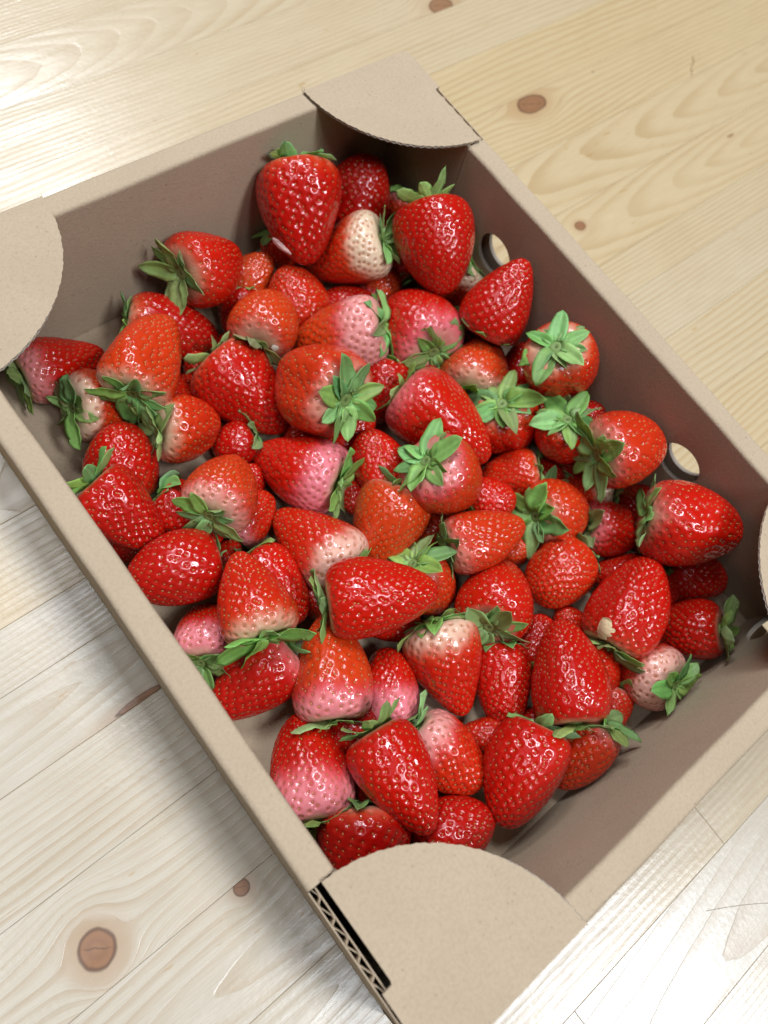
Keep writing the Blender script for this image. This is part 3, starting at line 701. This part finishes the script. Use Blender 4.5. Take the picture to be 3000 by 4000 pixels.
    (71, (0.0228, -0.1307, 0.0117), (-0.809, -0.523, -0.27), 0.0109, 0.0078, 0.25, (0.75, 0.15, 0.4), (5, 12, 0, 20, 0.3), 'small orange red strawberry squeezed under a broad pear shaped one'),
    (66, (0.0085, -0.1029, 0.0321), (0.583, 0.811, -0.043), 0.0212, 0.0157, 0.45, (0.97, 0, 0), (8, 13, 15, 15, 0.3), 'broad deep red pear shaped strawberry sitting on its cap'),
    (79, (-0.0944, -0.1052, 0.0204), (-0.564, -0.818, -0.115), 0.0169, 0.0169, 0.35, (1, 0.1, 0.2), (6, 13, 0, 25, 0.2), 'dark red strawberry half covered by the near corner flap'),
    (78, (-0.0632, -0.1225, 0.018), (0.919, -0.219, 0.327), 0.0159, 0.0128, 0.35, (0.97, 0, 0.1), (8, 12, -35, 15, 0.2), 'red strawberry lying low in front, partly under the near corner flap'),
    (73, (-0.093, -0.0696, 0.0182), (0.46, 0.85, -0.257), 0.021, 0.0153, 0.33, (0.95, 0.55, 0.95), (7, 13, 10, 30, 0.2), 'red strawberry with bright pink lower half next to the rail'),
    (75, (-0.0477, -0.0999, 0.017), (0.225, -0.971, -0.085), 0.0175, 0.0138, 0.3, (0.7, 0.45, 0.7), (6, 13, 20, 10, 0.2), 'pale pink strawberry with red flank between two large red ones'),
    (74, (-0.0712, -0.0934, 0.0327), (-0.128, -0.99, 0.054), 0.0207, 0.0148, 0.53, (0.95, 0, 0.1), (8, 14, 20, 15, 0.2), 'large glossy red strawberry with lifted green cap pointing at the near flap'),
    (77, (-0.0039, -0.132, 0.0192), (-0.811, -0.241, -0.533), 0.0166, 0.0125, 0.3, (0.6, 0.14, 0.5), (7, 14, 10, 10, 0.1), 'orange pale strawberry with long green sepals near the short wall'),
    (76, (-0.0305, -0.1219, 0.025), (-0.868, -0.463, -0.182), 0.0206, 0.0156, 0.43, (0.95, 0, 0.1), (5, 13, 0, 40, 0.05), 'large scarlet strawberry with ring shaped glints beside the near wall'),
    (500, (0.0856, 0.1016, 0.0171), (-0.044, 0.984, 0.17), 0.0159, 0.0132, 0.38, (0.81, 0, 0), (6, 10, -30, 15, 0.2), 'small red strawberry sunk deep in a gap of the pile, mostly hidden'),
    (501, (0.0265, -0.1096, 0.0156), (-0.345, 0.633, 0.693), 0.0142, 0.0118, 0.38, (0.78, 0, 0), (6, 10, -30, 15, 0.2), 'small red strawberry sunk deep in a gap of the pile, mostly hidden'),
    (502, (0.0948, -0.0889, 0.0156), (-0.746, 0.661, 0.084), 0.0142, 0.0118, 0.38, (0.85, 0, 0), (6, 10, -30, 15, 0.2), 'small red strawberry sunk deep in a gap of the pile, mostly hidden'),
    (503, (0.0953, 0.0475, 0.0141), (0.677, -0.726, 0.122), 0.0124, 0.0103, 0.38, (0.79, 0, 0), (6, 10, -30, 15, 0.2), 'small red strawberry sunk deep in a gap of the pile, mostly hidden'),
    (504, (0.094, -0.0057, 0.0141), (-0.69, -0.659, -0.3), 0.0124, 0.0103, 0.38, (0.77, 0, 0), (6, 10, -30, 15, 0.2), 'small red strawberry sunk deep in a gap of the pile, mostly hidden'),
    (505, (-0.0303, -0.044, 0.0141), (0.551, -0.835, 0.01), 0.0124, 0.0103, 0.38, (0.85, 0, 0), (6, 10, -30, 15, 0.2), 'small red strawberry sunk deep in a gap of the pile, mostly hidden'),
    (506, (-0.071, -0.0733, 0.0141), (-0.377, -0.924, -0.065), 0.0124, 0.0103, 0.38, (0.98, 0, 0), (6, 10, -30, 15, 0.2), 'small red strawberry sunk deep in a gap of the pile, mostly hidden'),
    (507, (0.0002, 0.11, 0.0141), (-0.642, -0.698, -0.319), 0.0124, 0.0103, 0.38, (0.95, 0, 0), (6, 10, -30, 15, 0.2), 'small red strawberry sunk deep in a gap of the pile, mostly hidden'),
    (508, (0.0903, -0.0311, 0.0141), (0.999, -0.029, -0.036), 0.0124, 0.0103, 0.38, (0.94, 0, 0), (6, 10, -30, 15, 0.2), 'small red strawberry sunk deep in a gap of the pile, mostly hidden'),
    (509, (-0.0851, -0.1266, 0.0126), (0.859, -0.468, -0.205), 0.0106, 0.0088, 0.38, (0.81, 0, 0), (6, 10, -30, 15, 0.2), 'small red strawberry sunk deep in a gap of the pile, mostly hidden'),
    (510, (-0.0492, -0.0214, 0.0126), (0.222, -0.895, 0.386), 0.0106, 0.0088, 0.38, (0.88, 0, 0), (6, 10, -30, 15, 0.2), 'small red strawberry sunk deep in a gap of the pile, mostly hidden'),
    (511, (-0.0442, 0.0911, 0.0126), (0.933, 0.254, -0.255), 0.0106, 0.0088, 0.38, (0.82, 0, 0), (6, 10, -30, 15, 0.2), 'small red strawberry sunk deep in a gap of the pile, mostly hidden'),
    (512, (0.0328, -0.0919, 0.0126), (-0.223, 0.685, 0.693), 0.0106, 0.0088, 0.38, (0.79, 0, 0), (6, 10, -30, 15, 0.2), 'small red strawberry sunk deep in a gap of the pile, mostly hidden'),
    (513, (-0.0772, -0.0893, 0.0126), (0.095, 0.992, 0.081), 0.0106, 0.0088, 0.38, (0.78, 0, 0), (6, 10, -30, 15, 0.2), 'small red strawberry sunk deep in a gap of the pile, mostly hidden'),
    (514, (0.0507, 0.0374, 0.0126), (-0.912, 0.245, -0.328), 0.0106, 0.0088, 0.38, (0.8, 0, 0), (6, 10, -30, 15, 0.2), 'small red strawberry sunk deep in a gap of the pile, mostly hidden'),
    (515, (-0.0087, -0.1157, 0.0126), (0.875, -0.088, 0.476), 0.0106, 0.0088, 0.38, (0.98, 0, 0), (6, 10, -30, 15, 0.2), 'small red strawberry sunk deep in a gap of the pile, mostly hidden'),
    (516, (0.0776, -0.1074, 0.0118), (-0.927, -0.358, -0.114), 0.0097, 0.008, 0.38, (0.96, 0, 0), (6, 10, -30, 15, 0.2), 'small red strawberry sunk deep in a gap of the pile, mostly hidden'),
    (517, (-0.0115, 0.0987, 0.0118), (-0.503, 0.856, -0.117), 0.0097, 0.008, 0.38, (0.95, 0, 0), (6, 10, -30, 15, 0.2), 'small red strawberry sunk deep in a gap of the pile, mostly hidden'),
    (518, (-0.0105, 0.0103, 0.0118), (-0.395, -0.861, 0.32), 0.0097, 0.008, 0.38, (0.95, 0, 0), (6, 10, -30, 15, 0.2), 'small red strawberry sunk deep in a gap of the pile, mostly hidden'),
    (519, (-0.072, 0.0167, 0.0118), (0.856, 0.496, 0.142), 0.0097, 0.008, 0.38, (0.8, 0, 0), (6, 10, -30, 15, 0.2), 'small red strawberry sunk deep in a gap of the pile, mostly hidden'),
    (520, (-0.0309, 0.0968, 0.0118), (-0.106, 0.585, 0.804), 0.0097, 0.008, 0.38, (0.83, 0, 0), (6, 10, -30, 15, 0.2), 'small red strawberry sunk deep in a gap of the pile, mostly hidden'),
    (521, (-0.0106, 0.0476, 0.0118), (-0.894, -0.077, -0.441), 0.0097, 0.008, 0.38, (0.91, 0, 0), (6, 10, -30, 15, 0.2), 'small red strawberry sunk deep in a gap of the pile, mostly hidden'),
    (522, (-0.0449, 0.0408, 0.0118), (0.5, 0.132, 0.856), 0.0097, 0.008, 0.38, (0.93, 0, 0), (6, 10, -30, 15, 0.2), 'small red strawberry sunk deep in a gap of the pile, mostly hidden'),
    (523, (0.0745, -0.0324, 0.0118), (0.746, 0.595, -0.298), 0.0097, 0.008, 0.38, (0.96, 0, 0), (6, 10, -30, 15, 0.2), 'small red strawberry sunk deep in a gap of the pile, mostly hidden'),
    (524, (-0.0969, 0.042, 0.0118), (0.377, -0.925, 0.043), 0.0097, 0.008, 0.38, (0.97, 0, 0), (6, 10, -30, 15, 0.2), 'small red strawberry sunk deep in a gap of the pile, mostly hidden'),
    (525, (-0.0292, -0.103, 0.0118), (-0.73, 0.655, -0.195), 0.0097, 0.008, 0.38, (0.77, 0, 0), (6, 10, -30, 15, 0.2), 'small red strawberry sunk deep in a gap of the pile, mostly hidden'),
]
def strawberry(d):
    bid, pos, ax, ah, bh, taper, colr, cal, label = d
    r = np.random.default_rng(int(bid * 10) + 17)
    A = Vector(ax).normalized(); pos = Vector(pos)
    tc = (CAM - pos); xx = (tc - A * tc.dot(A)).normalized(); yy = A.cross(xx)
    root = empty('strawberry', pos)
    root.matrix_world = Matrix(((xx.x, yy.x, A.x, pos.x), (xx.y, yy.y, A.y, pos.y), (xx.z, yy.z, A.z, pos.z), (0, 0, 0, 1)))
    tag(root, label, 'strawberry', 'strawberries piled in the cardboard tray')
    nu, nv = (126, 100) if bh > .0118 else (84, 62)
    S, fm, sm = make_body(ah, bh, taper, colr, r, nu, nv)
    link('flesh', fm, M_FLESH, root)
    tag(link('seeds', sm, M_SEED, root), kind='stuff')
    n, mm, el, curl, tone = cal
    hr = bh * .22 + .0004
    top = S.pt(np.array([.004]), np.array([0.0]))[0]
    hub = link('calyx', make_hub(hr, tone, r), M_LEAF, root)
    hub.location = (float(S.pt(np.array([.05, .05]), np.array([0, math.pi]))[:, 0].mean()), float(S.pt(np.array([.05, .05]), np.array([math.pi / 2, -math.pi / 2]))[:, 1].mean()), float(top[2]) - .0004)
    hl = Vector(hub.location)
    hub.rotation_euler = (math.pi, 0, 0)      # local +z now points away from the fruit
    MR = np.array(((xx.x, yy.x, A.x), (xx.y, yy.y, A.y), (xx.z, yy.z, A.z))); MP = np.array(pos)
    ph0 = r.random() * 6.28
    for k in range(n):
        big = (k % 2 == 0) or n < 8
        l = mm * .00112 * (1.0 if big else .78) * r.uniform(.85, 1.15) * (.8 + .2 * bh / .0155)
        a = ph0 + (k + r.normal(0, .13)) / n * 2 * math.pi
        e0 = max(el, -4) * .6 + 6 + r.normal(0, 6); e1 = el * 1.15 + curl * r.uniform(-1.1, 1.5) + r.normal(0, 12)
        e1 = max(e1, -58)
        V, Fq, Cq = make_sepal(l, l * r.uniform(.43, .58), e0, e1, r.normal(0, .6), r.uniform(.15, .6), tone, r)
        # rest the sepal on the shoulder instead of letting it sink into the flesh
        ca, sa = math.cos(a), math.sin(a); off = np.array((ca * hr * .62, sa * hr * .62, .0004 + .0002 * (k % 2)))
        W = np.stack([V[:, 0] * ca - V[:, 1] * sa, V[:, 0] * sa + V[:, 1] * ca, V[:, 2]], 1) + off   # hub frame
        L = np.stack([W[:, 0] + hl.x, -W[:, 1] + hl.y, -W[:, 2] + hl.z], 1)                          # berry frame
        nh = len(L) // 2
        aa = np.clip((L[:, 2] / S.ah + 1) / 2, .004, .9); th = np.arccos(1 - 2 * aa); ph = np.arctan2(L[:, 1], L[:, 0])
        Bp = S.pt(th, ph); rb_ = np.hypot(Bp[:, 0], Bp[:, 1]) + np.where(np.arange(len(L)) < nh, .0009, .0006)
        rl = np.hypot(L[:, 0], L[:, 1]); ins = (rl < rb_) & (L[:, 2] > -S.ah + S.ah * 2 * S.dip)
        # inside the body: half pushed outwards, half lifted
        f = np.where(ins, rb_ / np.maximum(rl, 1e-5), 1.0); f = np.minimum(f, 1.6)
        L[:, 0] *= f; L[:, 1] *= f
        G = L @ MR.T + MP                                              # world: stay inside the tray
        G = np.stack([np.clip(G[:, 0], -.1078, .1078), np.clip(G[:, 1], -.1428, .1428), np.maximum(G[:, 2], FLR + .0004)], 1)
        L = (G - MP) @ MR
        W = np.stack([L[:, 0] - hl.x, -(L[:, 1] - hl.y), -(L[:, 2] - hl.z)], 1) - off
        V = np.stack([W[:, 0] * ca + W[:, 1] * sa, -W[:, 0] * sa + W[:, 1] * ca, W[:, 2]], 1)
        o = link('sepal', mesh('sepal', V, Fq, True, Cq), M_LEAF, hub)
        o.location = tuple(off); o.rotation_euler = (0, 0, a)
    return root
for d in DATA: strawberry(d)


# ------------------------------------------------------------------ small loose bits
def shell(name, pos, nrm, along, l, wd, bend, color, label, cat, rough=.6, thick=.0003, irregular=.1, seed=1):
    r = np.random.default_rng(seed)
    nrm = Vector(nrm).normalized(); al = Vector(along); al = (al - nrm * al.dot(nrm)).normalized(); sd = nrm.cross(al)
    nu_, nv_ = 13, 9; V = []
    for k in range(nv_):
        for q in range(nu_):
            u = -1 + 2 * q / (nu_ - 1); v = -1 + 2 * k / (nv_ - 1)
            x_ = u * math.sqrt(max(0, 1 - v * v / 2)); y_ = v * math.sqrt(max(0, 1 - u * u / 2))
            ed = 1 + irregular * math.sin(3 * math.atan2(y_, x_) + seed)
            h = bend * (1 - (x_ * x_ + y_ * y_)) + r.normal(0, .00008)
            V.append((x_ * l / 2 * ed, y_ * wd / 2 * ed, h))
    n = len(V); V = V + [(a_[0], a_[1], a_[2] - thick) for a_ in V]
    F = grid_faces(nu_, nv_); Fb = F[:, ::-1] + n
    bd = list(range(nu_)) + [k * nu_ + nu_ - 1 for k in range(1, nv_)] + [(nv_ - 1) * nu_ + q for q in range(nu_ - 2, -1, -1)] + [k * nu_ for k in range(nv_ - 2, 0, -1)]
    Fs = np.array([(bd[i], bd[(i + 1) % len(bd)], bd[(i + 1) % len(bd)] + n, bd[i] + n) for i in range(len(bd))])
    cc = np.array(color)[None] * (1 + .12 * np.random.default_rng(seed + 5).normal(0, 1, (2 * n, 1)))
    o = link(name, mesh(name, V, np.vstack([F, Fb, Fs]), True, np.clip(cc, 0, 1)), M_DRY)
    p_ = Vector(pos)
    o.matrix_world = Matrix(((al.x, sd.x, nrm.x, p_.x), (al.y, sd.y, nrm.y, p_.y), (al.z, sd.z, nrm.z, p_.z), (0, 0, 0, 1)))
    return tag(o, label, cat)
M_DRY = mat_col('dry_petal', .6, .3, .2, .4, 300)
def strand(name, pts, rad, color, label, cat):
    P = np.array(pts, float); d = np.gradient(P, axis=0); d /= np.linalg.norm(d, axis=1)[:, None]
    s_ = np.cross(d, (0, 0, 1.0)); s_ /= np.linalg.norm(s_, axis=1)[:, None]; u_ = np.cross(s_, d)
    V = np.concatenate([[p + rad * (math.cos(a_) * s_[i] + math.sin(a_) * u_[i]) for a_ in np.arange(6) / 6 * 2 * math.pi] for i, p in enumerate(P)])
    o = link(name, mesh(name, V, grid_faces(6, len(P), True), True, np.repeat(np.array([color]), len(V), 0)), M_DRY)
    return tag(o, label, cat)
tt = np.linspace(0, 1, 24)
strand('hair', np.c_[.0051 + .034 * tt, -.2158 - .0240 * tt + .0012 * np.sin(tt * 3), np.full(24, .00012)], .00007, (.16, .09, .04), 'single thin brown hair lying on the table', 'hair')
strand('fibre', np.c_[.3600 + .016 * tt + .0010 * np.sin(tt * 12), .1235 + .012 * tt, np.full(24, .00022)], .00022, (.22, .11, .05), 'short crooked brown fibre stuck on the table wood', 'fibre')
shell('dried_husk', (0.03160, -0.10018, 0.03778), (-0.87437, 0.06878, 0.48037), (0.65517, 0.65403, 0.37814), 0.0095, 0.0085, 0.0016, (0.62, 0.47, 0.27), 'beige papery dried husk stuck on a red strawberry', 'husk')
shell('leaf_crumb', (-0.00381, 0.07788, 0.03514), (-0.28575, -0.91611, 0.28121), (0.88148, -0.38052, 0.27963), 0.0062, 0.004, 0.0008, (0.62, 0.55, 0.45), 'whitish dry crumb lying among withered sepals', 'crumb')
shell('petal', (0.02186, 0.11329, 0.04596), (-0.95096, -0.27879, 0.13395), (0.19150, -0.97621, -0.10169), 0.0105, 0.0032, 0.0006, (0.74, 0.5, 0.46), 'thin white petal clinging to the tallest strawberry', 'petal')
